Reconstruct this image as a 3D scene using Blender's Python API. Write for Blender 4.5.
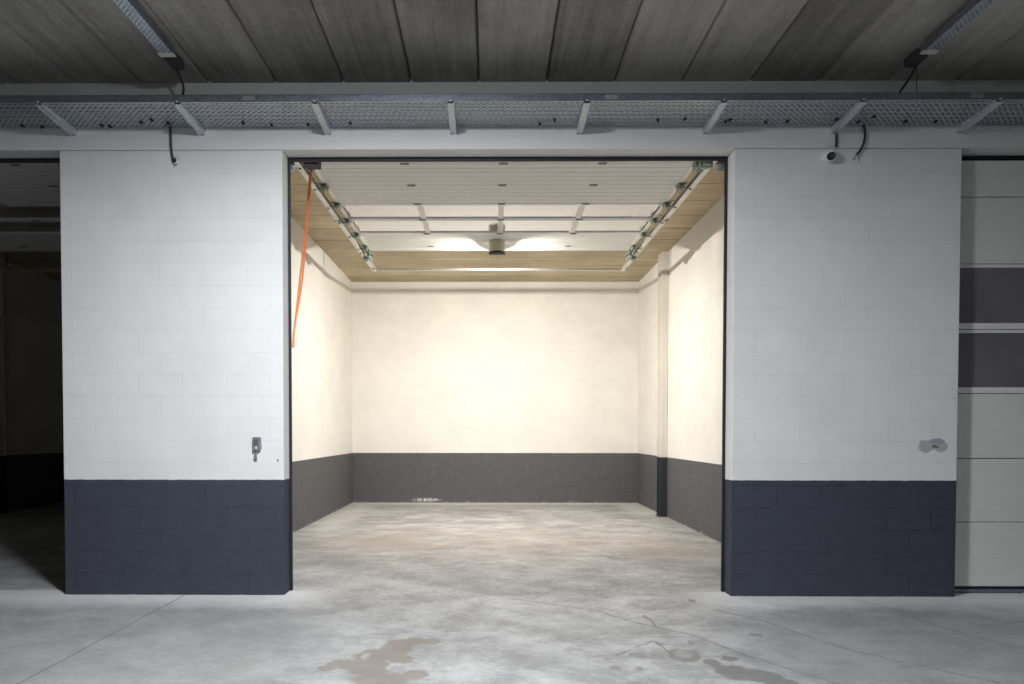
import bpy, bmesh, math, random
from mathutils import Vector, Matrix
random.seed(7)
for o in list(bpy.data.objects): bpy.data.objects.remove(o)
SC = bpy.context.scene
COL = SC.collection
# ------------------------------------------------------------ camera
cd = bpy.data.cameras.new('camera'); cam = bpy.data.objects.new('camera', cd); COL.objects.link(cam)
yaw, pitch, roll = 0.00755, -0.02189, 0.00065
f = Vector((-math.sin(yaw)*math.cos(pitch), math.cos(yaw)*math.cos(pitch), math.sin(pitch)))
r0 = Vector((math.cos(yaw), math.sin(yaw), 0)); u0 = r0.cross(f)
r = r0*math.cos(roll)+u0*math.sin(roll); u = -r0*math.sin(roll)+u0*math.cos(roll)
cam.matrix_world = Matrix(((r.x,u.x,-f.x,0),(r.y,u.y,-f.y,-5.94423),(r.z,u.z,-f.z,1.48632),(0,0,0,1)))
cd.sensor_fit = 'HORIZONTAL'; cd.sensor_width = 36; cd.lens = 655*36/1024
cd.shift_x = (512-485.06)/1024; cd.shift_y = (447.03-342)/1024
cd.clip_start = .05; cd.clip_end = 100
SC.camera = cam
# ------------------------------------------------------------ world, exposure
w = bpy.data.worlds.new('world'); SC.world = w; w.use_nodes = True
w.node_tree.nodes['Background'].inputs[0].default_value = (.5,.55,.65,1)
w.node_tree.nodes['Background'].inputs[1].default_value = .02
vs = SC.view_settings
vs.view_transform = 'Standard'; vs.look = 'None'; vs.gamma = 1; vs.use_curve_mapping = False; vs.exposure = 0.0
AISLE_LAMP_W = 430
BOX_LAMP_L = 5600
AISLE_COL = (.90,.945,1.0)
BOX_COL = (1.0,.95,.875)

# ------------------------------------------------------------ mesh helpers
def newbm(): return bmesh.new()
def box(bm, x0,x1,y0,y1,z0,z1, M=None):
    v = [Vector((x,y,z)) for x in (x0,x1) for y in (y0,y1) for z in (z0,z1)]
    if M: v = [M@p for p in v]
    v = [bm.verts.new(p) for p in v]
    for q in ((0,1,3,2),(4,6,7,5),(0,4,5,1),(2,3,7,6),(0,2,6,4),(1,5,7,3)): bm.faces.new([v[i] for i in q])
def loop(bm, pts): return [bm.verts.new(p) for p in pts]
def bridge(bm, a, b):
    n = len(a)
    for i in range(n): bm.faces.new((a[i],a[(i+1)%n],b[(i+1)%n],b[i]))
def prism(bm, prof, fn0, fn1):
    """prof: list of 2-D points; fn0 / fn1 turn one into the 3-D point at each end"""
    a = loop(bm,[fn0(*p) for p in prof]); b = loop(bm,[fn1(*p) for p in prof])
    bridge(bm,a,b); bm.faces.new(a); bm.faces.new(b)
def tube(bm, pts, rad, n=8):
    pts = [Vector(p) for p in pts]; rings = []
    prev = None
    for i,p in enumerate(pts):
        d = (pts[min(i+1,len(pts)-1)]-pts[max(i-1,0)]).normalized()
        a = prev if prev else (Vector((1,0,0)) if abs(d.x)<.8 else Vector((0,0,1)))
        a = (a-d*a.dot(d)).normalized(); prev = a; b = d.cross(a)
        rr = rad[i] if isinstance(rad,(list,tuple)) else rad
        rings.append(loop(bm,[p+a*math.cos(t)*rr+b*math.sin(t)*rr for t in [2*math.pi*k/n for k in range(n)]]))
    for q in range(len(rings)-1): bridge(bm,rings[q],rings[q+1])
    bm.faces.new(rings[0]); bm.faces.new(rings[-1])
def lathe(bm, prof, M, n=24, a0=0, a1=2*math.pi):
    """prof: (radius, height) list turned about local z, placed by M"""
    full = abs(a1-a0-2*math.pi)<1e-6; k = n if full else n+1
    rings = []
    for (rr,h) in prof:
        rings.append(loop(bm,[M@Vector((rr*math.cos(a0+(a1-a0)*i/n), rr*math.sin(a0+(a1-a0)*i/n), h)) for i in range(k)]))
    for A,B in zip(rings,rings[1:]):
        for i in range(n if full else n): bm.faces.new((A[i],A[(i+1)%k],B[(i+1)%k],B[i]))
    if full:
        if prof[0][0]>1e-5: bm.faces.new(rings[0])
        if prof[-1][0]>1e-5: bm.faces.new(rings[-1])
def smooth_curve(pts, sub=6):
    P = [Vector(p) for p in pts]; out=[]
    for i in range(len(P)-1):
        a,b,c,d = P[max(i-1,0)],P[i],P[i+1],P[min(i+2,len(P)-1)]
        for k in range(sub):
            t=k/sub
            out.append(.5*((2*b)+(c-a)*t+(2*a-5*b+4*c-d)*t*t+(3*b-a-3*c+d)*t**3))
    out.append(P[-1]); return out
def obj(name, bm, mat, parent=None, bevel=0, smooth=False, kind=None):
    bmesh.ops.remove_doubles(bm, verts=bm.verts, dist=1e-5)
    bmesh.ops.recalc_face_normals(bm, faces=bm.faces)
    me = bpy.data.meshes.new(name); bm.to_mesh(me); bm.free()
    for m in (mat if isinstance(mat,list) else [mat]): me.materials.append(m)
    o = bpy.data.objects.new(name, me); COL.objects.link(o)
    if smooth:
        for p in me.polygons: p.use_smooth = True
        me.set_sharp_from_angle(angle=math.radians(40))
    if bevel:
        b = o.modifiers.new('bevel','BEVEL'); b.width = bevel; b.segments = 2; b.limit_method='ANGLE'
    if parent:
        o.parent = parent; o.matrix_parent_inverse = Matrix.Translation(-Vector(parent.location))
    if kind: o['kind'] = kind
    return o
def tag(o, label, cat, group=None):
    o['label'] = label; o['category'] = cat; o['kind'] = 'thing'
    if group: o['group'] = group
    return o
def thing(name, label, cat, loc=(0,0,0), group=None):
    o = bpy.data.objects.new(name, None); COL.objects.link(o); o.location = loc; o.empty_display_size=.1
    return tag(o,label,cat,group)
def dup(root, off, label):
    c = root.copy(); COL.objects.link(c); c.location = Vector(root.location)+Vector(off); c['label'] = label
    for ch in list(root.children):
        d = ch.copy(); COL.objects.link(d); d.parent = c; d.matrix_parent_inverse = ch.matrix_parent_inverse
        for g in list(ch.children):
            e = g.copy(); COL.objects.link(e); e.parent = d; e.matrix_parent_inverse = g.matrix_parent_inverse
    return c

# ------------------------------------------------------------ materials
class N:
    """tiny node expression builder"""
    def __init__(s, name):
        s.m = bpy.data.materials.new(name); s.m.use_nodes = True; s.t = s.m.node_tree
        s.bs = s.t.nodes['Principled BSDF']; s.out = s.t.nodes['Material Output']
        s.pos = s.new('ShaderNodeTexCoord').outputs['Object']
    def new(s, ty, **k):
        n = s.t.nodes.new(ty)
        for a,b in k.items(): setattr(n,a,b)
        return n
    def put(s, sock, v):
        if isinstance(v, bpy.types.NodeSocket): s.t.links.new(v, sock)
        elif v is not None:
            if sock.type=='RGBA' and len(v)==3: v=(*v,1)
            sock.default_value = v
    def ma(s, op, a, b=None, c=None, clamp=False):
        n = s.new('ShaderNodeMath', operation=op); n.use_clamp = clamp
        for i,v in enumerate((a,b,c)): s.put(n.inputs[i], v)
        return n.outputs[0]
    def vm(s, op, a, b=None, scale=None):
        n = s.new('ShaderNodeVectorMath', operation=op); s.put(n.inputs[0],a); s.put(n.inputs[1],b)
        if scale is not None: s.put(n.inputs['Scale'],scale)
        return n.outputs['Value'] if op in ('LENGTH','DOT_PRODUCT','DISTANCE') else n.outputs[0]
    def xyz(s, v=None):
        n = s.new('ShaderNodeSeparateXYZ'); s.put(n.inputs[0], v or s.pos); return n.outputs
    def comb(s, x,y,z):
        n = s.new('ShaderNodeCombineXYZ')
        for i,v in enumerate((x,y,z)): s.put(n.inputs[i],v)
        return n.outputs[0]
    def noise(s, scale, detail=4, rough=.55, vec=None, stretch=None, col=False, dist=0):
        v = vec or s.pos
        if stretch: v = s.vm('MULTIPLY', v, stretch)
        n = s.new('ShaderNodeTexNoise'); s.put(n.inputs['Vector'], v)
        n.inputs['Scale'].default_value=scale; n.inputs['Detail'].default_value=detail; n.inputs['Roughness'].default_value=rough; n.inputs['Distortion'].default_value=dist
        return n.outputs['Color' if col else 'Fac']
    def step(s, v, a, b):
        n = s.new('ShaderNodeMapRange', interpolation_type='SMOOTHSTEP'); s.put(n.inputs[0],v)
        n.inputs[1].default_value=a; n.inputs[2].default_value=b
        if a>b:
            n.inputs[1].default_value=b; n.inputs[2].default_value=a; n.inputs[3].default_value=1; n.inputs[4].default_value=0
        return n.outputs[0]
    def mix(s, fac, a, b, blend='MIX'):
        n = s.new('ShaderNodeMix', data_type='RGBA', blend_type=blend)
        s.put(n.inputs['Factor'],fac); s.put(n.inputs[6],a); s.put(n.inputs[7],b); return n.outputs[2]
    def bump(s, h, dist=.01, strength=.6):
        n = s.new('ShaderNodeBump'); n.inputs['Strength'].default_value=strength; n.inputs['Distance'].default_value=dist
        s.put(n.inputs['Height'],h); s.put(s.bs.inputs['Normal'], n.outputs[0])
    def set(s, col=None, rough=None, metal=None, spec=None):
        for k,v in (('Base Color',col),('Roughness',rough),('Metallic',metal),('Specular IOR Level',spec)):
            if v is not None: s.put(s.bs.inputs[k], v)
        return s
    # shape masks in metres on the floor / wall
    def ellipse(s, uv, cx,cy,rx,ry, soft=.16):
        d = s.vm('LENGTH', s.vm('DIVIDE', s.vm('SUBTRACT', uv, (cx,cy,0)), (rx,ry,1)))
        return s.step(d, 1+soft, 1-soft)
    def segment(s, uv, a, b, wd):
        ax,ay=a; bx,by=b; L2=(bx-ax)**2+(by-ay)**2
        pa = s.vm('SUBTRACT', uv, (ax,ay,0))
        t = s.ma('DIVIDE', s.vm('DOT_PRODUCT', pa, (bx-ax,by-ay,0)), L2, clamp=True)
        d = s.vm('LENGTH', s.vm('SUBTRACT', pa, s.vm('SCALE', (bx-ax,by-ay,0), scale=t)))
        return s.step(d, wd, wd*.3)
    def union(s, ms):
        m = ms[0]
        for q in ms[1:]: m = s.ma('MAXIMUM', m, q)
        return m

def plain(name, col, rough=.5, metal=0, nscale=40, var=.12, bump=0):
    n = N(name)
    k = n.noise(nscale,3)
    c = n.mix(k, tuple(x*(1-var) for x in col), tuple(min(1,x*(1+var)) for x in col))
    n.set(c, rough, metal)
    if bump: n.bump(n.noise(nscale*3,4), bump, .5)
    return n.m

def wall_paint(name, axis, white, dark, line_light=0.0, patch=False, band=1.056):
    n = N(name); x,y,z = n.xyz()
    h = x if axis=='x' else y
    uv = n.comb(h, z, 0)
    wob = n.vm('ADD', uv, n.vm('SCALE', n.vm('SUBTRACT', n.noise(9,3,vec=uv,col=True),(.5,.5,.5)), scale=.012))
    br = n.new('ShaderNodeTexBrick'); n.put(br.inputs['Vector'], wob)
    br.inputs['Scale'].default_value=1; br.inputs['Brick Width'].default_value=.4; br.inputs['Row Height'].default_value=.201
    br.inputs['Mortar Size'].default_value=.0035; br.inputs['Mortar Smooth'].default_value=.6
    br.inputs['Color1'].default_value=(.965,.965,.965,1); br.inputs['Color2'].default_value=(1,1,1,1); br.inputs['Mortar'].default_value=(.95,.95,.95,1)
    mort = br.outputs['Fac']
    gap = n.noise(2.3,3,vec=uv)                                  # joints are filled with paint in places
    open_j = n.ma('MULTIPLY', mort, n.step(gap,.44,.62))
    fine = n.noise(60,4,.6,vec=uv)
    blot = n.noise(1.6,4,.6,vec=uv)
    wcol = n.mix(n.step(blot,.35,.7), white, tuple(c*.94 for c in white))
    wcol = n.mix(n.ma('MULTIPLY', open_j,.16), wcol, tuple(c*.55 for c in white))
    # scattered pits
    pit = n.step(n.noise(26,2,.5,vec=uv), .765,.79)
    wcol = n.mix(n.ma('MULTIPLY',pit,.45), wcol, tuple(c*.4 for c in white))
    dcol = n.mix(n.noise(7,5,.65,vec=uv), tuple(c*.8 for c in dark), tuple(c*1.25 for c in dark))
    if line_light: dcol = n.mix(n.ma('MULTIPLY', mort, n.ma('MULTIPLY',line_light,n.step(gap,.35,.7))), dcol, (.30,.30,.30))
    else: dcol = n.mix(n.ma('MULTIPLY', open_j,.7), dcol, tuple(c*.35 for c in dark))
    edge = n.ma('ADD', z, n.ma('MULTIPLY', n.ma('SUBTRACT', n.noise(14,3,vec=uv), .5), .012))
    col = n.mix(n.step(edge, band-.003, band+.003), dcol, wcol)
    col = n.mix(.55, col, n.mix(1.0, col, br.outputs['Color'], 'MULTIPLY'))
    # scuffed, flaking paint just above the floor
    sc = n.ma('MULTIPLY', n.step(z,.05 if line_light else .012,.004), n.step(n.noise(5,5,.7,vec=uv),.48,.66))
    col = n.mix(n.ma('MULTIPLY',sc,.6), col, (.42,.42,.41))
    if axis=='x' and line_light:                                 # scrape low on the rear wall
        s2 = n.ma('MULTIPLY', n.ellipse(uv,-1.35,.06,.28,.035,.4), n.step(n.noise(22,4,.7,vec=uv),.42,.55))
        col = n.mix(s2, col, (.6,.6,.58))
    if patch:
        pv = n.vm('ADD', uv, n.vm('SCALE', n.vm('SUBTRACT', n.noise(11,3,vec=uv,col=True),(.5,.5,.5)), scale=.05))
        a = n.union([n.ellipse(pv,3.93,1.365,.055,.055), n.ellipse(pv,4.05,1.365,.085,.05)])
        col = n.mix(a, col, n.mix(n.noise(30,3,vec=uv),(.36,.36,.35),(.5,.5,.49)))
        col = n.mix(n.ellipse(pv,4.03,1.41,.07,.022), col, (.34,.37,.44))
        col = n.mix(n.ellipse(pv,4.02,1.36,.035,.012), col, (.16,.16,.15))
        col = n.mix(n.ellipse(pv,4.0,1.30,.04,.035), col, tuple(c*.97 for c in white))
    n.set(col, .72, 0, .3)
    hgt = n.ma('ADD', n.ma('MULTIPLY', mort, -1.0), n.ma('MULTIPLY', fine, .45))
    n.bump(hgt, .004, .42)
    return n.m

WHITE=(.78,.775,.76); DARK=(.049,.054,.075)
M_FRONT = wall_paint('painted_block_front','x',WHITE,DARK,patch=True)
M_REVEAL = wall_paint('painted_block_reveal','y',WHITE,DARK)
M_BOX_X = wall_paint('painted_block_box_rear','x',(.82,.795,.745),(.098,.098,.103),line_light=.35)
M_BOX_Y = wall_paint('painted_block_box_side','y',(.82,.795,.745),(.098,.098,.103),line_light=.45)

def m_beam():
    n=N('painted_concrete_beam'); k=n.noise(2.2,5,.6,stretch=(1,1,3))
    c=n.mix(k,(.70,.70,.68),(.80,.80,.78)); n.set(c,.75,0,.3); n.bump(n.noise(70,4),.003,.4); return n.m
M_BEAM=m_beam()
M_BLOCK=plain('grey_block',(.20,.20,.20),.85,0,3,.15)
M_COLUMN=wall_paint('painted_steel','y',(.68,.65,.585),(.034,.035,.045))

def m_planks(name, along, base, spread, joint0, pitch):
    """concrete roof slabs: fibrous streaks along the slab, every slab its own tone"""
    n=N(name); x,y,z=n.xyz()
    cr = x if along=='y' else y
    k = n.ma('FLOOR', n.ma('DIVIDE', n.ma('SUBTRACT', cr, joint0), pitch))
    wn = n.new('ShaderNodeTexWhiteNoise', noise_dimensions='1D'); n.put(wn.inputs['W'], k)
    st = (14,.5,1) if along=='y' else (.5,14,1)
    s1 = n.noise(1.0,6,.65,stretch=st); st2=(60,1.5,1) if along=='y' else (1.5,60,1)
    s2 = n.noise(1.0,4,.6,stretch=st2)
    b = n.noise(1.1,4,.6)
    v = n.ma('ADD', n.ma('MULTIPLY', s1,.35), n.ma('ADD', n.ma('MULTIPLY', s2,.14), n.ma('ADD', n.ma('MULTIPLY', b,.40), n.ma('MULTIPLY', n.noise(26,5,.7),.24))))
    v = n.ma('ADD', v, n.ma('MULTIPLY', n.ma('SUBTRACT', wn.outputs['Value'],.5), .22))
    c = n.mix(n.step(v,.3,.85), tuple(q*(1-spread) for q in base), tuple(q*(1+spread) for q in base))
    n.set(c,.85,0,.2); n.bump(n.ma('ADD',n.noise(45,4),n.ma('MULTIPLY',s2,1.5)),.004,.5); return n.m
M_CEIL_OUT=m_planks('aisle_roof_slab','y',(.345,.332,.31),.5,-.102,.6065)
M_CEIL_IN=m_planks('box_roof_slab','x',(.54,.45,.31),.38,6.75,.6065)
M_GAP=plain('joint_gap',(.03,.028,.026),.9)

def m_floor():
    n=N('concrete_floor'); x,y,z=n.xyz(); p=n.comb(x,y,0)
    dn = n.vm('SUBTRACT', n.noise(3.2,5,.6,vec=p,col=True),(.5,.5,.5))
    dn2= n.vm('SUBTRACT', n.noise(14,4,.6,vec=p,col=True),(.5,.5,.5))
    q  = n.vm('ADD', p, n.vm('ADD', n.vm('SCALE',dn,scale=.35), n.vm('SCALE',dn2,scale=.10)))
    qs = n.vm('ADD', p, n.vm('ADD', n.vm('SCALE',dn,scale=.07), n.vm('SCALE',dn2,scale=.07)))
    a = n.noise(.8,5,.6,vec=p,stretch=(.8,1.1,1)); b=n.noise(2.6,8,.72,vec=p,stretch=(.85,1.15,1)); c=n.noise(22,6,.75,vec=p)
    g = n.noise(1.5,7,.75,vec=q,stretch=(.8,1.2,1))
    v = n.ma('ADD', n.ma('MULTIPLY',a,.30), n.ma('ADD', n.ma('MULTIPLY',b,.45), n.ma('MULTIPLY',c,.25)))
    col = n.mix(n.step(v,.38,.62),(.215,.21,.207),(.455,.45,.44))
    col = n.mix(n.ma('MULTIPLY',n.step(g,.52,.66),.5),col,(.58,.575,.56))       # laitance bloom
    col = n.mix(n.ma('MULTIPLY',n.step(n.noise(2.2,8,.75,vec=q),.54,.64),.55),col,(.22,.215,.205))
    col = n.mix(n.ma('MULTIPLY',n.step(n.noise(5.5,7,.75,vec=p,dist=.6),.58,.68),.35),col,(.25,.245,.235))
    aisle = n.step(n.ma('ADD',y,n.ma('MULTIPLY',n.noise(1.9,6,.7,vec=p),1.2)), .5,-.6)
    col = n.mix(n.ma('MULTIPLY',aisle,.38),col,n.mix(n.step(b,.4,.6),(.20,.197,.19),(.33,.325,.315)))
    side_shade = n.ma('MULTIPLY', n.step(n.ma('ADD',y,n.ma('MULTIPLY',n.noise(1.4,5,.65,vec=p),1.0)), .35,-.35), n.step(n.ma('ADD',n.ma('ABSOLUTE',n.ma('SUBTRACT',x,.3)),n.ma('MULTIPLY',n.noise(1.1,5,.65,vec=p),1.2)), 1.6,2.6))  # edge shade put into the colour: aisle floor darkens towards both sides
    col = n.mix(n.ma('MULTIPLY',side_shade,.58),col,n.mix(c,(.16,.16,.165),(.26,.26,.265)))
    # brown tyre dirt inside the box
    br = n.ma('MULTIPLY', n.ellipse(q,.2,2.9,2.4,1.15,.6), n.step(n.noise(2.2,5,.65,vec=p,stretch=(.5,1.6,1)),.36,.62))
    col = n.mix(n.ma('MULTIPLY',br,.6),col,(.36,.30,.245))
    br2= n.ma('MULTIPLY', n.union([n.ellipse(q,-1.5,2.9,.5,.5,.7),n.ellipse(q,2.3,2.2,.6,.4,.7)]),.5)
    col = n.mix(br2,col,(.30,.265,.21))
    # pale dusty strip along the inner walls, grey slab mark before the rear wall
    pal = n.union([n.step(n.ma('ADD',y,n.ma('MULTIPLY',n.noise(5,3,vec=p),.2)),7.55,7.75), n.ma('MULTIPLY',n.ellipse(q,-2.6,6.0,.3,1.9,.6),.7), n.ma('MULTIPLY',n.ellipse(q,2.9,6.8,.3,1.2,.6),.7)])
    col = n.mix(n.ma('MULTIPLY',pal,.7),col,(.68,.665,.63))
    rect = n.ma('MULTIPLY', n.ma('MULTIPLY', n.step(x,.13,.17), n.step(x,2.5,2.2)), n.ma('MULTIPLY', n.step(y,6.75,7.1), n.step(y,7.63,7.58)))
    col = n.mix(n.ma('MULTIPLY',rect,.6),col,(.36,.35,.34))
    rect2 = n.ma('MULTIPLY', n.ma('MULTIPLY', n.step(x,-2.5,-2.3), n.step(x,-.3,-.6)), n.ma('MULTIPLY', n.step(y,7.0,7.2), n.step(y,7.5,7.42)))
    col = n.mix(n.ma('MULTIPLY',rect2,.45),col,(.38,.37,.35))
    scr = n.ma('MULTIPLY', n.ellipse(q,-1.3,6.6,.55,.7,.4), n.step(n.noise(7,3,.6,vec=q,dist=1.5),.6,.68))
    col = n.mix(n.ma('MULTIPLY',scr,.6),col,(.2,.19,.18))
    # paler bands in front of the piers
    fr = n.ma('MULTIPLY', n.step(y,-.55,-.05), n.step(y,.22,.12))
    fr = n.ma('MULTIPLY', fr, n.step(n.ma('ABSOLUTE', n.ma('SUBTRACT',x,.17)),1.4,2.1))
    col = n.mix(n.ma('MULTIPLY',fr,.75),col,(.70,.70,.69))
    # damp stains
    s = n.union([n.ellipse(qs,*e) for e in [(-0.634, -1.451, 0.11, 0.189), (-0.534, -1.304, 0.071, 0.089), (-0.439, -1.327, 0.085, 0.067), (-0.764, -1.618, 0.146, 0.136), (-0.93, -1.773, 0.115, 0.082), (-1.022, -1.847, 0.063, 0.052), (-0.757, -1.84, 0.139, 0.14), (-0.66, -2.042, 0.18, 0.112), (-0.461, -1.943, 0.074, 0.066), (-0.587, -1.695, 0.078, 0.094)]])
    hole = n.union([n.ellipse(qs,*e) for e in [(-0.824, -1.622, 0.027, 0.049), (-0.608, -1.825, 0.051, 0.053)]])
    s = n.ma('MULTIPLY', s, n.ma('SUBTRACT',1,hole), clamp=True)
    col = n.mix(n.ma('MULTIPLY',s,.8),col,(.185,.165,.135))
    s = n.union([n.ellipse(qs,*e) for e in [(-1.602, -1.868, 0.126, 0.087), (-1.554, -1.743, 0.091, 0.055)]])
    col = n.mix(n.ma('MULTIPLY',s,.45),col,(.23,.215,.19))
    s = n.union([n.ellipse(qs,*e) for e in [(1.435, -1.733, 0.052, 0.074), (1.518, -1.905, 0.124, 0.136), (1.652, -1.955, 0.135, 0.116), (1.725, -2.068, 0.107, 0.078), (1.579, -1.657, 0.059, 0.057)]])
    col = n.mix(n.ma('MULTIPLY',s,.8),col,(.14,.136,.128))
    s = n.ma('SUBTRACT', n.ellipse(qs,*(1.293, -1.599, 0.107, 0.127)), n.ma('MULTIPLY',n.ellipse(qs,*(1.298, -1.562, 0.068, 0.07)),.65), clamp=True)
    col = n.mix(n.ma('MULTIPLY',s,.75),col,(.15,.145,.135))
    drops = n.ma('MULTIPLY', n.step(n.noise(8.5,3,.5,vec=p,stretch=(.9,1.2,1)),.64,.68), n.ellipse(q,.35,-1.6,1.4,.7,.5))
    col = n.mix(n.ma('MULTIPLY',drops,.55),col,(.24,.23,.21))
    spots = n.union([n.ellipse(qs,*e) for e in [(1.787, -0.171, 0.035, 0.069), (1.252, -0.679, 0.024, 0.058), (1.416, -1.331, 0.021, 0.066), (1.191, -1.356, 0.028, 0.043), (1.965, -1.143, 0.051, 0.036), (0.991, -1.585, 0.061, 0.059), (0.797, -1.829, 0.038, 0.035), (0.939, -1.846, 0.025, 0.035), (1.385, -1.522, 0.034, 0.041), (1.241, -1.503, 0.034, 0.041)]])
    col = n.mix(n.ma('MULTIPLY',spots,.7),col,(.18,.175,.165))
    # saw cut and hairline cracks
    paths=[[(.2,-.1),(.919,-.505),(1.055,-.738),(1.264,-.952),(1.464,-1.124),(1.572,-1.308),(1.689,-1.54),(1.884,-1.837),(2.3,-2.4)],
           [(1.9,-.45),(2.171,-.81),(2.293,-1.116),(2.467,-1.471),(3.01,-2.042),(3.4,-2.5)],[(3.25,-.1),(3.386,-.323),(3.45,-.9),(3.65,-1.46)],
           [(1.179,-1.29),(1.189,-1.442),(1.219,-1.584)],[(.85,-1.6),(.91,-1.527),(1.185,-1.267)],[(1.055,-.738),(1.269,-.708),(1.273,-.977)]]
    qc = n.vm('ADD', p, n.vm('ADD', n.vm('SCALE',dn,scale=.05), n.vm('SCALE',dn2,scale=.035)))
    ck = n.union([n.segment(qc,a_,b_,.013) for L in paths for a_,b_ in zip(L,L[1:])])
    cut = n.step(n.ma('ABSOLUTE', n.ma('ADD',x,2.79)), .011,.004)
    cut = n.ma('MULTIPLY',cut,n.step(y,.05,-.05))
    lines = n.ma('MAXIMUM', n.ma('MULTIPLY',ck,.75), n.ma('MULTIPLY',cut,.75))
    col = n.mix(lines,col,(.13,.13,.13))
    n.set(col, n.ma('SUBTRACT',.62,n.ma('MULTIPLY',v,.2)), 0, .35)
    n.bump(n.ma('SUBTRACT',n.ma('MULTIPLY',c,.5),lines),.004,.35)
    return n.m
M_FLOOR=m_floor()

def m_galv(name, perf=None, base=(.50,.53,.57), metal=.75):
    n=N(name); k=n.new('ShaderNodeTexVoronoi'); n.put(k.inputs['Vector'],n.pos); k.inputs['Scale'].default_value=55
    sp=n.xyz(k.outputs['Color'])[0]
    c=n.mix(sp,tuple(q*.82 for q in base),tuple(min(1,q*1.12) for q in base))
    n.set(c,n.ma('ADD',.36,n.ma('MULTIPLY',sp,.18)),metal)
    if perf:
        ax,pu,pv,su,sv,v0,v1 = perf      # slot pitch and size along / across; slots only for v in v0..v1
        x,y,z=n.xyz(); a,b=(x,y) if ax=='x' else (y,x)
        row=n.ma('FLOOR',n.ma('DIVIDE',b,pv))
        off=n.ma('MULTIPLY',n.ma('MODULO',n.ma('ABSOLUTE',row),2),.5)
        fu=n.ma('MULTIPLY',n.ma('SUBTRACT',n.ma('FRACT',n.ma('ADD',n.ma('DIVIDE',a,pu),off)),.5),pu)
        fv=n.ma('MULTIPLY',n.ma('SUBTRACT',n.ma('FRACT',n.ma('DIVIDE',b,pv)),.5),pv)
        du=n.ma('MAXIMUM',n.ma('SUBTRACT',n.ma('ABSOLUTE',fu),su-sv),0.0)
        hole=n.ma('LESS_THAN',n.ma('SQRT',n.ma('ADD',n.ma('MULTIPLY',du,du),n.ma('MULTIPLY',fv,fv))),sv)
        inside=n.ma('MULTIPLY',n.ma('GREATER_THAN',b,v0),n.ma('LESS_THAN',b,v1))
        tr=n.new('ShaderNodeBsdfTransparent'); mx=n.new('ShaderNodeMixShader')
        n.put(mx.inputs[0],n.ma('MULTIPLY',hole,inside)); n.put(mx.inputs[1],n.bs.outputs[0]); n.put(mx.inputs[2],tr.outputs[0]); n.put(n.out.inputs[0],mx.outputs[0])
    return n.m
M_GALV=m_galv('galvanised_steel')
M_ZINC=m_galv('bright_zinc',base=(.66,.70,.74),metal=.55)
M_TRAY=m_galv('perforated_galvanised',('x',.05,.025,.017,.0058,-.455,-.03))
M_TRAYLIP=m_galv('galvanised_lip',base=(.26,.285,.335))
M_STRUT=m_galv('perforated_strut',('y',.04,.0205,.012,.0052,-99,99),base=(.62,.68,.76))
M_BAR=plain('bright_steel',(.6,.6,.58),.30,.9,40,.05)
M_FRAME=plain('white_aluminium',(.80,.80,.82),.35,.1,20,.04)
M_RAIL=plain('white_rail',(.70,.68,.63),.4,.2,var=.05)
M_HINGE=plain('zinc_hinge',(.27,.31,.27),.45,.4,60,.25)
M_BLACK=plain('black_rubber',(.012,.011,.016),.6)
M_CABLE=plain('black_cable',(.022,.021,.022),.55)
M_JBOX=plain('grey_box',(.06,.06,.062),.6)
M_DARKBLUE=plain('dark_plastic',(.012,.014,.032),.6)
M_ROPE=plain('orange_rope',(.95,.30,.12),.7,0,200,.2)
M_PLASTIC=plain('white_plastic',(.74,.74,.72),.4,0,30,.04)
M_LENS=plain('camera_lens',(.006,.006,.008),.12)
M_KEY=plain('grey_metal',(.30,.31,.32),.45,.5,50,.15)
M_KEYD=plain('dark_metal',(.07,.07,.075),.5,.3)
M_LAMPBODY=plain('beige_lamp_body',(.55,.50,.38),.5,0,30,.05)
M_COPPER=plain('bare_copper',(.55,.36,.2),.4,.7)

def m_door():
    n=N('door_skin'); x,y,z=n.xyz()
    s=n.ma('ADD',n.ma('SINE',n.ma('MULTIPLY',y,2*math.pi/.02)),n.ma('SINE',n.ma('MULTIPLY',z,2*math.pi/.02)))
    c=n.mix(n.noise(1.5,4),(.68,.675,.64),(.76,.755,.72))
    n.set(c,.5,0,.4); n.bump(n.ma('ADD',n.ma('MULTIPLY',s,.3),n.noise(90,3)),.004,.6); return n.m
M_DOOR=m_door()
def m_pane():
    # double acrylic sheet: four reflecting faces, dim view through
    n=N('acrylic_pane')
    tr=n.new('ShaderNodeBsdfTransparent'); tr.inputs[0].default_value=(.62,.60,.62,1)
    df=n.new('ShaderNodeBsdfDiffuse'); n.put(df.inputs[0],n.mix(n.noise(2.0,3,.5),(.19,.178,.20),(.36,.345,.375)))
    gl=n.new('ShaderNodeBsdfGlossy'); gl.inputs[0].default_value=(1,1,1,1); gl.inputs[1].default_value=.12
    fr=n.new('ShaderNodeFresnel'); fr.inputs[0].default_value=1.5
    m1=n.new('ShaderNodeMixShader'); m1.inputs[0].default_value=.6
    n.put(m1.inputs[1],tr.outputs[0]); n.put(m1.inputs[2],df.outputs[0])
    m2=n.new('ShaderNodeMixShader'); n.put(m2.inputs[0],n.ma('MULTIPLY',fr.outputs[0],3.1,clamp=True))
    n.put(m2.inputs[1],m1.outputs[0]); n.put(m2.inputs[2],gl.outputs[0]); n.put(n.out.inputs[0],m2.outputs[0]); return n.m
M_PANE=m_pane()
def m_emit(name,col,strength):
    n=N(name); e=n.new('ShaderNodeEmission'); e.inputs[0].default_value=(*col,1); e.inputs[1].default_value=strength
    n.put(n.out.inputs[0],e.outputs[0]); return n.m
M_EMIT_BOX=m_emit('box_lamp_diffuser',BOX_COL,BOX_LAMP_L)

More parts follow.
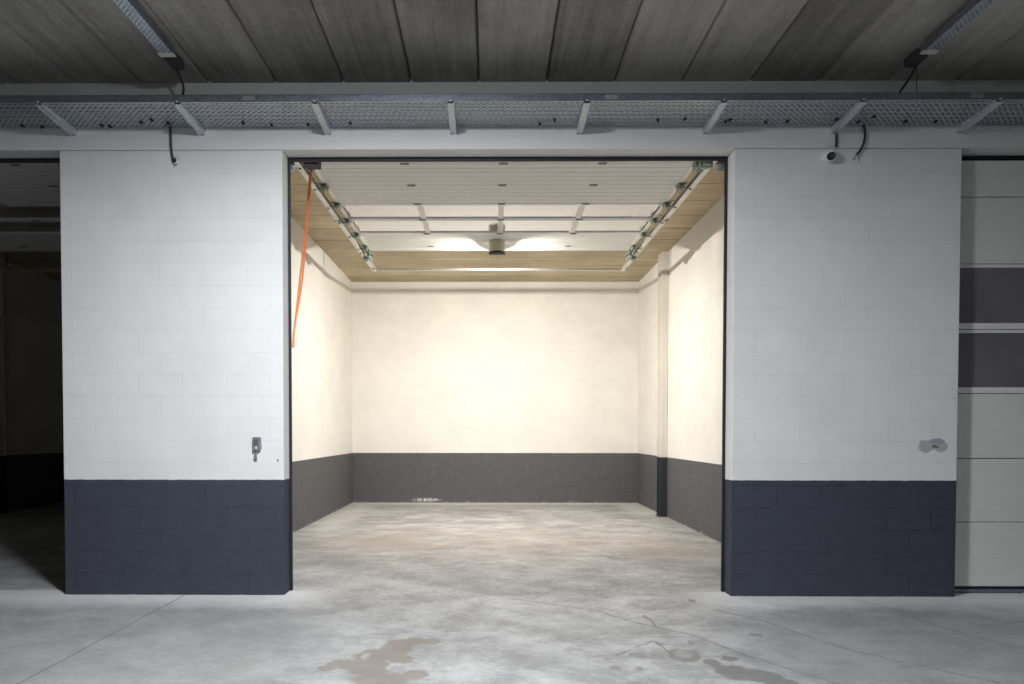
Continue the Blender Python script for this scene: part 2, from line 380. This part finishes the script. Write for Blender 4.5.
# ------------------------------------------------------------ layout numbers (metres)
PITCH=6.08
OX0,OX1=-1.878,2.19                 # clear opening of the open box
HEAD=4.035                        # underside of the beam
DEP=7.947                          # inner face of the rear wall
BX0,BX1=-2.92,3.128                # box inner faces
CEIL=4.63; CEILB=4.665
XL,XR=-14.2,14.2; YR=-9.2
T=.17                              # reveal depth

def shell(name,m,bx,mats=None):
    bm=newbm()
    for b in bx: box(bm,*b)
    return obj(name,bm,m,kind='structure')
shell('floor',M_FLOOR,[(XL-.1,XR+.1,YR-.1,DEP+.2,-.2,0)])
# front wall: piers between the openings, with the reveals painted the same way
bm=newbm()
spans=[(XL,OX0-2*PITCH),(OX1-2*PITCH,OX0-PITCH),(OX1-PITCH-.002,OX0),(OX1,OX0+PITCH+.017),(OX1+PITCH,OX0+2*PITCH),(OX1+2*PITCH,XR)]
for a,b in spans: box(bm,a,b,0,.2,0,HEAD-.003)
o=obj('wall_front',bm,[M_FRONT,M_REVEAL],kind='structure',bevel=.006)
for p in o.data.polygons:
    if abs(p.normal.x)>.5: p.material_index=1
shell('trim_1',M_BEAM,[(XL,XR,0,.2,HEAD,CEIL+.05)])
# partitions and rear wall
shell('wall_back',M_BOX_X,[(XL,XR,DEP,DEP+.14,0,CEILB+.05)])
shell('wall_left',M_BOX_Y,[(BX0-.14,BX0,.2,DEP,0,CEILB+.02)])
shell('wall_right',M_BOX_Y,[(BX1,BX1+.14,.2,DEP,0,CEILB+.02)])
shell('wall_far_left',M_BOX_Y,[(BX0-PITCH-.06,BX0-PITCH+.08-.14+.02,.2,DEP,0,CEILB+.02)])
shell('wall_far_right',M_BOX_Y,[(BX1+PITCH,BX1+PITCH+.14,.2,DEP,0,CEILB+.02)])
shell('wall_rear',M_BLOCK,[(XL,XR,YR-.1,YR,0,CEIL+.02)])
shell('wall_end_left',M_BLOCK,[(XL-.1,XL,YR,DEP,0,CEIL+.05)])
shell('wall_end_right',M_BLOCK,[(XR,XR+.1,YR,DEP,0,CEIL+.05)])
# roof slabs with open joints
bm=newbm(); k0=-.102
i=-24
while k0+.6065*i<XR:
    a=k0+.6065*i; b=a+.6065
    if b>XL:
        a=max(a,XL); b=min(b,XR); c=.012
        prism(bm,[(a+.004,CEIL+.12),(a+.004,CEIL+.02),(a+.004+c,CEIL),(b-.004-c,CEIL),(b-.004,CEIL+.02),(b-.004,CEIL+.12)],lambda p,q:(p,YR,q),lambda p,q:(p,0.0,q))
    i+=1
obj('ceiling',bm,M_CEIL_OUT,kind='structure')
shell('ceiling_backing',M_GAP,[(XL,XR,YR,.2,CEIL+.12,CEIL+.2),(XL,XR,.2,DEP+.14,CEILB+.12,CEILB+.2)])
bm=newbm(); i=-11
while 6.75+.6065*i<DEP:
    a=max(6.75+.6065*i,.2); b=min(6.75+.6065*(i+1),DEP)
    if b>a+.03:
        c=.017
        prism(bm,[(a+.003,CEILB+.12),(a+.003,CEILB+.015),(a+.003+c,CEILB),(b-.003-c,CEILB),(b-.003,CEILB+.015),(b-.003,CEILB+.12)],lambda p,q:(XL,p,q),lambda p,q:(XR,p,q))
    i+=1
obj('ceiling_boxes',bm,M_CEIL_IN,kind='structure')
# steel columns standing on the partition walls, painted with the wall
def column(label,x,y,s,z1):
    t=thing('steel_column',label,'column',(x,y,0),'steel columns against the side walls')
    bm=newbm()
    d=.13; h=.19; tf=.012
    # H section: two flanges and a web
    for a,b,c,e in ((0,d,-h/2,-h/2+tf),(0,d,h/2-tf,h/2),(d/2-.005,d/2+.005,-h/2,h/2)):
        xa,xb=sorted((x+s*a,x+s*b)); box(bm,xa,xb,y+c,y+e,0.012,z1)
    obj('column_shaft',bm,M_COLUMN,t,bevel=.003)
    bm=newbm(); xa,xb=sorted((x,x+s*.15)); box(bm,xa,xb,y-.11,y+.11,0,.012); obj('base_plate',bm,M_KEYD,t)
    bm=newbm(); xa,xb=sorted((x+s*.02,x+s*.11)); box(bm,xa,xb,y-.105,y-.075,4.44,4.5); obj('cleat',bm,M_RAIL,t,bevel=.004)
    return t
column('painted steel column against the right wall of the bright open garage box',BX1-.006,5.72,-1,CEILB)
column('barely visible steel column on the side wall of the dark box at far left',BX0-PITCH-.034,5.95,1,CEILB)

# ------------------------------------------------------------ sectional doors
DX0,DX1=OX0+.0,OX1-.0
SECT=[(.0,.60,'s'),(.60,1.19,'s'),(1.19,1.79,'s'),(1.79,2.38,'w'),(2.38,2.98,'w'),(2.98,3.59,'s'),(3.59,3.85,'s')]
SECT_SHUT=SECT[:-1]+[(3.59,3.925,'s')]
def door(label, opened, cx):
    x0,x1=(cx-2.0,cx+2.0) if opened else (cx-2.05,cx+2.05)
    zf=4.262; yb=.27; yf=.145; zb=.06
    def m(x,s,n): return Vector((x,yb+s,zf-n)) if opened else Vector((x,yf-n,zb+s))
    t=thing('sectional_door',label,'garage door',(cx,.3,4.28) if opened else (cx,.15,0),'sectional garage doors')
    def bx(bm,xa,xb,sa,sb,na,nb):
        v=[m(x,s,n) for x in (xa,xb) for s in (sa,sb) for n in (na,nb)]; v=[bm.verts.new(p) for p in v]
        for q in ((0,1,3,2),(4,6,7,5),(0,4,5,1),(2,3,7,6),(0,2,6,4),(1,5,7,3)): bm.faces.new([v[i] for i in q])
    for (a,b,kind) in (SECT if opened else SECT_SHUT):
        a+=.003; b-=.003
        if kind=='s':
            prof=[(a,-.04),(a,-.004),(a+.004,0)]
            k=5 if b-a>.4 else 2
            for i in range(1,k):
                g=a+(b-a)*i/k
                if opened: prof+=[(g-.006,0),(g-.003,-.004),(g+.003,-.004),(g+.006,0)]
            prof+=[(b-.004,0),(b,-.004),(b,-.04)]
            bm=newbm(); prism(bm,prof,lambda s,n:m(x0,s,n),lambda s,n:m(x1,s,n))
            obj('panel_section',bm,M_DOOR,t)
        else:
            bm=newbm()
            bx(bm,x0,x1,a,a+.055,-.04,.004); bx(bm,x0,x1,b-.03,b,-.04,.0)
            bx(bm,x0,x0+.05,a+.055,b-.03,-.04,.0); bx(bm,x1-.05,x1,a+.055,b-.03,-.04,.0)
            wsec=obj('window_section',bm,M_FRAME,t,bevel=.002)
            bm=newbm(); bx(bm,x0+.045,x1-.045,a+.05,b-.025,-.03,-.014); obj('window_pane',bm,M_PANE,wsec)
            for q in (1,2,3):
                xm=x0+(x1-x0)*q/4
                bm=newbm(); bx(bm,xm-.035,xm+.035,a+.052,b-.028,-.036,-.002); obj('mullion',bm,M_RAIL,wsec,bevel=.002)
    # centre hinges at the joints
    if opened:
        for (a,b,kind) in SECT[1:]:
            for q in (1,2,3):
                xm=x0+(x1-x0)*q/4+.02*(q-2)
                bm=newbm(); bx(bm,xm-.045,xm+.045,a-.018,a+.018,0,.008); tube(bm,[m(xm-.04,a,.008),m(xm+.04,a,.008)],.007)
                obj('hinge',bm,M_HINGE,t)
        for s_,xe in ((-1,x0),(1,x1)):
            # white steel end caps along the door edge, one per section
            for (a,b,kind) in SECT:
                bm=newbm(); bx(bm,min(xe,xe-s_*.05),max(xe,xe-s_*.05),a+.06,b-.05,-.04,.006); obj('end_cap',bm,M_RAIL,t,bevel=.003)
            for (a,b,kind) in SECT[1:]+[(3.80,0,'')]+[(3.94,0,'')]*0:
                bm=newbm()
                xa,xb=sorted((xe-s_*.045,xe+s_*.05))
                bx(bm,xa,xb,a-.075,a+.075,0,.008)
                xa,xb=sorted((xe+s_*.01,xe+s_*.016)); bx(bm,xa,xb,a-.07,a+.07,0,.07)
                xa,xb=sorted((xe-s_*.035,xe-s_*.029)); bx(bm,xa,xb,a-.06,a+.06,0,.065)
                tube(bm,[m(xe-s_*.04,a+.01,.032),m(xe+s_*.10,a+.01,.032)],.009)
                tube(bm,[m(xe-s_*.02,a-.03,.03),m(xe+s_*.02,a-.03,.03)],.026)
                rh=obj('roller_hinge',bm,M_HINGE,t)
                bm=newbm(); tube(bm,[m(xe+s_*.092,a+.01,.032),m(xe+s_*.118,a+.01,.032)],.021,14); obj('roller',bm,M_BLACK,rh,smooth=True)
    bm=newbm(); bx(bm,x0,x1,-.022,.003,-.035,-.005); obj('bottom_seal',bm,M_BLACK,t)
    if not opened:
        bm=newbm(); bx(bm,x0,x1,-.052,-.024,-.045,.0); obj('bottom_rail',bm,M_TRAYLIP,t,bevel=.004)
    return t
CX=(OX0+OX1)/2-.02
D1=door('open sectional door pulled up flat under the roof of the bright garage box',True,CX)
D2=dup(D1,(-PITCH,0,0),'open sectional door under the roof of the dark box at far left')
for w_ in [c for c in D2.children if c.name.startswith('window_section')]:
    for g in [g for g in w_.children if g.name.startswith('mullion')]: bpy.data.objects.remove(g)
D3=door('closed pale sectional door with two rows of windows at right edge',False,CX+PITCH+.02)

def seal(label,cx):
    """black rubber seal on the frame around an opening"""
    t=thing('door_seal_frame',label,'door frame',(cx,T,0),'black door frame seals')
    x0,x1=cx-2.034,cx+2.034
    for a,b in ((x0-.03,x0+.020),(x1-.024,x1+.03)):
        bm=newbm(); box(bm,a,b,T-.005,T+.025,0.0,HEAD-.03); obj('side_seal',bm,M_BLACK,t,bevel=.004)
    bm=newbm(); box(bm,x0-.03,x1+.03,T-.005,T+.025,HEAD-.035,HEAD+.0); obj('header_seal',bm,M_BLACK,t,bevel=.004)
seal('thin black seal framing the bright open garage doorway',.157)
seal('black seal across the top of the dark doorway at far left',.157-PITCH)
seal('thin black seal above the closed door at right edge',.157+PITCH)

def tracks(label,cx):
    t=thing('door_track_frame',label,'door track',(cx,.3,4.2),'overhead door tracks')
    xs=(-2.105,2.105)
    for s in (-1,1):
        xr=cx+s*2.105
        # C profile rail, horizontal run
        bm=newbm(); c=.028; w=.003
        pr=[(-c,c),(c,c),(c,-c+.004),(c-.012,-c+.004),(c-.012,-c+.007),(c-w,-c+.007),(c-w,c-w),(-c+w,c-w),(-c+w,-c),(-c,-c)]
        pr=[(-c,-c),(c,-c),(c,-c+.014),(c-w,-c+.014),(c-w,-c+w),(-c+w,-c+w),(-c+w,c-w),(c-w,c-w),(c-w,c-.014),(c,c-.014),(c,c),(-c,c)]
        prism(bm,[(-s*a,b) for a,b in pr],lambda p,q:(xr+p,.62,4.245+q),lambda p,q:(xr+p,5.22,4.245+q))
        rl=obj('track_rail',bm,M_RAIL,t)
        # curve and vertical run behind the pier
        bm=newbm()
        rings=[]
        for k in range(9):
            a=math.pi/2*k/8; y=.62-.32*math.sin(a); z=4.245-.32*(1-math.cos(a))
            n=Vector((0,math.sin(a),math.cos(a)))
            rings.append(loop(bm,[Vector((xr+p,y,z))+n*q for p,q in ((-.028,-.028),(.028,-.028),(.028,.028),(-.028,.028))]))
        rings.append(loop(bm,[Vector((xr+p,.30+q,.02)) for p,q in ((-.028,-.028),(.028,-.028),(.028,.028),(-.028,.028))]))
        for A,B in zip(rings,rings[1:]): bridge(bm,A,B)
        bm.faces.new(rings[0]); bm.faces.new(rings[-1])
        obj('vertical_rail',bm,M_RAIL,t)
        # angle that stiffens the rail
        bm=newbm(); xa=xr+s*.03; box(bm,min(xa,xa+s*.004),max(xa,xa+s*.004),.7,5.2,4.22,4.275); box(bm,min(xa,xa+s*.03),max(xa,xa+s*.03),.7,5.2,4.271,4.275)
        obj('rail_angle',bm,M_GALV,t)
        # hangers up to the roof
        for y in (2.55,5.0):
            bm=newbm(); box(bm,xr+s*.034,xr+s*.034+.006,y-.02,y+.02,4.20,CEILB); box(bm,xr-.0,xr+.04,y-.03,y+.03,4.20,4.214); obj('hanger',bm,M_HINGE,t)
        # end stop with spring buffer and pulleys near the rear
        bm=newbm(); box(bm,xr-s*.09-.045,xr-s*.09+.045,4.22,4.30,4.2,4.214); tube(bm,[(xr-s*.10,4.1,4.2),(xr-s*.10,4.38,4.2)],.024,10); tube(bm,[(xr-s*.06,4.3,4.185),(xr+s*.01,4.3,4.185)],.035,14); box(bm,xr-s*.13-.02,xr-s*.13+.02,4.05,4.35,4.225,4.245)
        obj('end_stop',bm,M_HINGE,t)
        # corner plate by the lintel
        bm=newbm(); xa=cx+s*1.98; box(bm,min(xa,xa+s*.14),max(xa,xa+s*.14),.24,.247,3.93,4.12)
        tube(bm,[(cx+s*2.0,.26,3.99),(cx+s*2.0,.23,3.99)],.03,12); tube(bm,[(cx+s*2.07,.262,3.975),(cx+s*2.07,.225,3.975)],.012,8)
        obj('corner_plate',bm,M_GALV,t,bevel=.002)
        if s<0:
            bm=newbm(); box(bm,cx-1.90,cx-1.765,.26,.40,4.012,4.11); obj('cable_drum_cover',bm,M_DARKBLUE,t,bevel=.008)
        else:
            bm=newbm(); box(bm,cx+1.86,cx+1.93,.26,.40,4.005,4.11); tube(bm,[(cx+1.84,.33,4.03),(cx+1.96,.33,4.03)],.035,14); obj('cable_drum',bm,M_HINGE,t,bevel=.004)
    bm=newbm(); box(bm,cx-2.105,cx+2.105,5.18,5.22,4.228,4.262); obj('crossbar',bm,M_BAR,t,bevel=.003)
    bm=newbm(); tube(bm,[(cx-2.06,.42,4.46),(cx+2.06,.42,4.46)],.013,10); tube(bm,[(cx-.9,.42,4.46),(cx-.1,.42,4.46)],.035,14); obj('torsion_shaft',bm,M_HINGE,t)
    return t
TR=tracks('white overhead door tracks with rear crossbar in the bright garage box',.142)
dup(TR,(-PITCH,0,0),'overhead door tracks in the dark box at far left')
bmr=newbm()
top=Vector((-1.915,1.06,4.215)); bot=Vector((-1.866,.27,2.36))
p1=smooth_curve([top+Vector((0,.03,.06)),top,Vector((-1.895,.80,3.55)),Vector((-1.875,.50,2.9)),bot,Vector((-1.862,.262,2.30))],8)
p2=smooth_curve([Vector((-1.862,.262,2.30)),Vector((-1.855,.29,2.5)),Vector((-1.857,.53,2.95)),Vector((-1.885,.82,3.55)),top+Vector((.012,.0,.0)),top+Vector((.01,.03,.06))],8)
tube(bmr,p1,.010); tube(bmr,p2,.009)
tag(obj('pull_rope',bmr,M_ROPE,smooth=True),'orange pull rope hanging from the left door track to the left jamb','rope')
# round lamp fixed under the raised door: front shade with black lip, light goes to the rear
LX,LY=.097,3.62
t=thing('shaded_lamp','round black-rimmed lamp hanging below the raised garage door','lamp',(LX,LY,4.05))
RX=Matrix.Translation((LX,LY,0))
bm=newbm(); lathe(bm,[(.118,4.255),(.118,4.095),(.112,4.095),(.112,4.255)],RX,20,math.pi,2*math.pi); obj('lamp_shade',bm,M_LAMPBODY,t,smooth=True)
bm=newbm(); lathe(bm,[(.113,4.096),(.122,4.096),(.122,4.072),(.100,4.066),(0.0,4.066)],RX,20,math.pi,2*math.pi); lathe(bm,[(0,4.08),(.113,4.096)],RX,20,math.pi,2*math.pi); obj('lamp_rim',bm,M_BLACK,t,smooth=True)
bm=newbm(); lathe(bm,[(.0,4.257),(.12,4.257),(.12,4.247),(.0,4.247)],RX,28); lathe(bm,[(.0,4.2),(.116,4.2),(.116,4.14),(.0,4.14)],RX@Matrix.Diagonal((1,1.45,1,1)),20,0,math.pi); obj('plate_and_flange',bm,M_LAMPBODY,t)  # mounting plate, plus a rear flange added to block upward light
bm=newbm(); lathe(bm,[(.104,4.138),(.03,4.076)],RX,20,math.pi*.09,math.pi*.91); obj('diffuser',bm,M_EMIT_BOX,t,smooth=True)

# ------------------------------------------------------------ cable tray along the wall
TZ=4.226
t=thing('cable_tray','long perforated galvanised cable tray running above the garage doors','cable tray',(0,0,TZ))
bm=newbm()
for a,b in ((XL,-8.0),(-8.0,-5.0),(-5.0,-2.0),(-2.0,1.0),(1.0,4.0),(4.0,7.0),(7.0,XR)): box(bm,a+.001,b-.001,-.468,-.014,TZ,TZ+.0015)
obj('tray_bed',bm,M_TRAY,t)
for y0,y1 in ((-.47,-.4675),(-.0145,-.012)):
    bm=newbm(); box(bm,XL,XR,y0,y1,TZ,TZ+.06); box(bm,XL,XR,min(y0,y0+.012) if y0<-.2 else y0-.01,(y0+.012) if y0<-.2 else y1,TZ+.058,TZ+.06); obj('tray_lip',bm,M_TRAYLIP,t)
for x in (-2.0,1.0,4.0):
    bm=newbm(); box(bm,x-.05,x+.05,-.4735,-.4702,TZ+.012,TZ+.05); obj('splice_plate',bm,M_GALV,t)
for k in range(6):
    bm=newbm(); yy=-.05-.072*k; tube(bm,[(-6.5,yy,TZ+.016),(-3,yy-.008,TZ+.016),(0,yy+.006,TZ+.016),(3,yy-.004,TZ+.016),(7,yy,TZ+.016)],.0125,6)
    c=obj('power_cable',bm,M_CABLE,smooth=True); tag(c,'black cable lying in the long tray, glimpsed through its slots','cable','cables lying in the long tray')
ties=[(15,124),(33,125.3),(95,124),(102,125),(138,120.7),(151,118.3),(164,121.7),(239,122),(266,124),(303,123.7),(346,122.5),(535,123.5),(549,119.5),(651,120),(677,118.5),(719,121.7),(722,120),(759,122.3),(780,121.7),(827,120),(831,119),(851,122.3),(860,117),(897,122),(927,122.3)]
for (u_,v_) in ties:
    # measured once from the photograph, in metres on the tray bed
    x=(u_-489)*.00886+.03; y=-.47+(v_-101)/26.5*.46
    bm=newbm(); box(bm,x-.010,x+.010,y-.018,y+.018,TZ-.010,TZ-.0005); tube(bm,[(x,y,TZ-.003),(x+random.uniform(-.01,.015),y-.012,TZ-.026)],.004,6)
    obj('cable_tie',bm,M_BLACK,t)
bx_=[-3.757,-2.598,-1.457,-.330,.799,1.930,3.074,4.190]
plc=['at left end above the dark doorway','above the left pier, beside the hanging cable','above the left corner of the open doorway','above the open doorway, left of middle','above the open doorway, right of middle','above the right corner of the open doorway','above the white security camera','at right end above the closed door']
def bracket(x,label):
    t=thing('tray_bracket',label,'bracket',(x,0,4.2),'brackets under the cable tray')
    bm=newbm()
    # tapered U-channel arm
    for a,b in ((x-.028,x-.025),(x+.025,x+.028)):
        prism(bm,[(-.006,4.160),(-.006,TZ-.001),(-.46,TZ-.001),(-.46,TZ-.022)],lambda p,q:(a,p,q),lambda p,q:(b,p,q))
    prism(bm,[(-.006,4.172),(-.006,4.175),(-.46,TZ-.013),(-.46,TZ-.016)],lambda p,q:(x-.025,p,q),lambda p,q:(x+.025,p,q))
    obj('bracket_arm',bm,M_ZINC,t)
    bm=newbm(); box(bm,x-.03,x+.03,-.006,0,4.165,4.33); obj('wall_plate',bm,M_GALV,t,bevel=.001)
    bm=newbm(); tube(bm,[(x,-.465,TZ+.004),(x,-.478,TZ+.004)],.008,6); obj('bolt',bm,M_RAIL,t)
    return t
B0=bracket(0,'')
for i,(x,p) in enumerate(zip(bx_,plc)):
    lab='galvanised cantilever bracket '+p
    if i==0: B0.location.x=x; B0['label']=lab
    else: dup(B0,(x-bx_[0],0,0),lab)
for x,lab in ((-4.9,None),(5.35,None)): pass
# ------------------------------------------------------------ ceiling struts with end boxes and cables
def strut(x,label,blabel,boff):
    t=thing('ceiling_strut_tray',label,'cable tray',(x,-3.2,4.55),'narrow trays under the aisle roof')
    bm=newbm(); z=4.525
    box(bm,x-.052,x+.052,-6.2,-.60,z,z+.0015); obj('strut_bed',bm,M_STRUT,t)
    for s in (-1,1):
        bm=newbm(); xa=x+s*.052; box(bm,min(xa,xa+s*.002),max(xa,xa+s*.002),-6.2,-.60,z,z+.06); obj('side_wall',bm,M_TRAYLIP,t)
    bm=newbm(); box(bm,x-.065,x+.065,-.655,-.60,z-.006,z-.001); obj('end_clip',bm,M_RAIL,t,bevel=.002)
    for y in (-1.6,-4.0,-5.8):
        bm=newbm(); tube(bm,[(x,y,z),(x,y,CEIL)],.005,6); obj('hanger_rod',bm,M_GALV,t)
    b=thing('junction_box',blabel,'box',(x+boff,-.4,4.55),'junction boxes at the tray ends')
    bm=newbm(); box(bm,x+boff-.05,x+boff+.05,-.50,-.33,CEIL-.065,CEIL-.001); obj('box_body',bm,M_JBOX,b,bevel=.008)
    bm=newbm(); box(bm,x+boff-.042,x+boff+.042,-.49,-.34,CEIL-.075,CEIL-.065); obj('box_lid',bm,M_JBOX,b,bevel=.004)
strut(-2.60,'narrow perforated steel tray under the roof at upper left','dark junction box under the roof at upper left',-.045)
strut(3.50,'narrow perforated steel tray under the roof at upper right','dark junction box under the roof at upper right',.03)
def cable(name,pts,rad,label,group=None,m=M_CABLE):
    bm=newbm(); tube(bm,smooth_curve(pts,8),rad); return tag(obj(name,bm,m,smooth=True),label,'cable',group)
cable('drooping_cable',[(-2.66,-.345,4.56),(-2.635,-.32,4.50),(-2.622,-.30,4.43),(-2.632,-.30,4.35),(-2.655,-.30,4.246)],.010,'black cable drooping from the upper left junction box into the tray')
cable('drooping_cable',[(3.575,-.36,4.57),(3.51,-.35,4.45),(3.43,-.35,4.335),(3.37,-.34,4.245)],.009,'black cable slanting from the upper right junction box into the tray')
cable('thin_wire',[(3.60,-.32,4.56),(3.602,-.32,4.5),(3.60,-.32,4.42),(3.605,-.32,4.34),(3.60,-.32,4.245)],.003,'thin wire hanging beside the cable at the upper right junction box')
c=cable('hanging_cable',[(-2.868,-.03,4.222),(-2.867,-.03,4.15),(-2.866,-.025,4.05),(-2.856,-.022,3.96),(-2.845,-.03,3.925),(-2.815,-.035,3.915),(-2.812,-.03,3.95),(-2.84,-.025,3.96)],.0095,'black cable end hanging from the tray on the left pier')
bm=newbm(); tube(bm,smooth_curve([(-2.84,-.034,3.955),(-2.815,-.04,3.95),(-2.805,-.04,3.915),(-2.825,-.042,3.895)],6),.007); obj('stripped_wire',bm,M_PLASTIC,c,smooth=True)
c=cable('hanging_cable',[(3.318,-.03,4.222),(3.333,-.03,4.18),(3.333,-.03,4.11),(3.312,-.03,4.03),(3.265,-.025,3.962)],.010,'black cable end curving down from the tray beside the security camera')
for k,(dx,dz) in enumerate(((-.02,-.035),(.012,-.045),(-.035,-.012))):
    bm=newbm(); tube(bm,[(3.266,-.026,3.963),(3.256+dx*.5,-.03,3.95+dz*.4),(3.256+dx,-.03,3.955+dz)],.0045,6); obj('stripped_wire',bm,[M_COPPER,M_PLASTIC,M_PLASTIC][k],c)
# ------------------------------------------------------------ security camera
t=thing('security_camera','white dome security camera with black lens on the right pier','camera',(3.05,0,3.98))
RC=Matrix.Translation((3.028,0,3.962))@Matrix.Rotation(math.pi/2,4,'X')
bm=newbm(); lathe(bm,[(.062,0),(.062,.022),(.055,.030),(0,.030)],RC,28); obj('camera_base',bm,M_PLASTIC,t,smooth=True)
RE=Matrix.Translation((3.022,-.055,3.952))@Matrix.Rotation(math.radians(-22),4,'Z')@Matrix.Rotation(math.radians(124),4,'X')
bm=newbm(); lathe(bm,[(.052*math.sin(a),.052*-math.cos(a)) for a in [math.pi*k/16 for k in range(0,13)]]+[(.034,.037)],RE,24); obj('camera_ball',bm,M_PLASTIC,t,smooth=True)
bm=newbm(); lathe(bm,[(.035,.033),(.035,.043),(.029,.047),(.021,.044),(0,.046)],RE,24); obj('camera_lens',bm,M_LENS,t,smooth=True)
bm=newbm(); tube(bm,smooth_curve([(3.09,-.014,4.155),(3.092,-.014,4.10),(3.09,-.014,4.04)],6),.010); obj('camera_cable',bm,M_CABLE,t,smooth=True)
# ------------------------------------------------------------ key safe on the left pier
t=thing('key_safe','small grey metal key safe with hanging padlock on the left pier','key safe',(-2.116,0,1.38))
bm=newbm(); prism(bm,[(-2.152,1.445),(-2.152,1.325),(-2.09,1.325),(-2.076,1.345),(-2.08,1.445)],lambda p,q:(p,0,q),lambda p,q:(p,-.035,q)); obj('safe_body',bm,M_KEY,t,bevel=.004)
bm=newbm(); box(bm,-2.135,-2.10,-.038,-.035,1.375,1.43); obj('number_panel',bm,M_KEYD,t,bevel=.001)
bm=newbm()
for k in range(3): tube(bm,[(-2.130+.001*k,-.043,1.385+.017*k),(-2.105,-.043,1.385+.017*k)],.006,10)
obj('number_wheel',bm,M_KEY,t)
bm=newbm(); box(bm,-2.122,-2.110,-.042,-.034,1.336,1.362); obj('latch',bm,M_PLASTIC,t,bevel=.002)
bm=newbm(); tube(bm,smooth_curve([(-2.138,-.018,1.325),(-2.138,-.02,1.30),(-2.128,-.02,1.29),(-2.118,-.02,1.30),(-2.118,-.018,1.325)],5),.003,6); obj('shackle',bm,M_GALV,t)
bm=newbm(); box(bm,-2.143,-2.113,-.027,-.012,1.245,1.292); obj('padlock',bm,M_KEY,t,bevel=.005)
bm=newbm(); tube(bm,[(-1.93,0,1.237),(-1.93,-.012,1.235)],.006,8); tag(obj('wall_screw',bm,M_KEYD),'small dark screw in the left pier beside the doorway edge','screw')
# ------------------------------------------------------------ aisle lamp on the roof (behind the top edge of the view)
def aisle_lamp(x,y,watt,label):
    t=thing('ceiling_lamp',label,'lamp',(x,y,4.55),'lamps under the aisle roof')
    bm=newbm(); prism(bm,[(-.10,4.35),(-.06,4.42),(.06,4.42),(.10,4.35)],lambda p,q:(x+p,y-.32,q),lambda p,q:(x+p,y+.32,q)); obj('lamp_housing',bm,M_PLASTIC,t,bevel=.004)
    for q in (-.25,.25):
        bm=newbm(); tube(bm,[(x,y+q,4.42),(x,y+q,CEIL)],.005,6); obj('hanger_rod',bm,M_GALV,t)
    ld=bpy.data.lights.new('aisle_light','AREA'); ld.shape='RECTANGLE'; ld.size=.16; ld.size_y=.6; ld.energy=watt*.85; ld.color=AISLE_COL
    lo=bpy.data.objects.new('aisle_light',ld); COL.objects.link(lo); lo.location=(x,y,4.34)
    lp=bpy.data.lights.new('aisle_tube','POINT'); lp.shadow_soft_size=.06; lp.energy=watt*.10; lp.color=AISLE_COL
    lq=bpy.data.objects.new('aisle_tube',lp); COL.objects.link(lq); lq.location=(x,y,4.28)
aisle_lamp(-.78,-3.05,AISLE_LAMP_W,'linear ceiling lamp over the aisle before the open doorway')
aisle_lamp(3.0,-5.4,AISLE_LAMP_W*.2,'unseen fill lamp added over the aisle, brightening the right pier')  # added out of view as weak fill for right pier and closed door
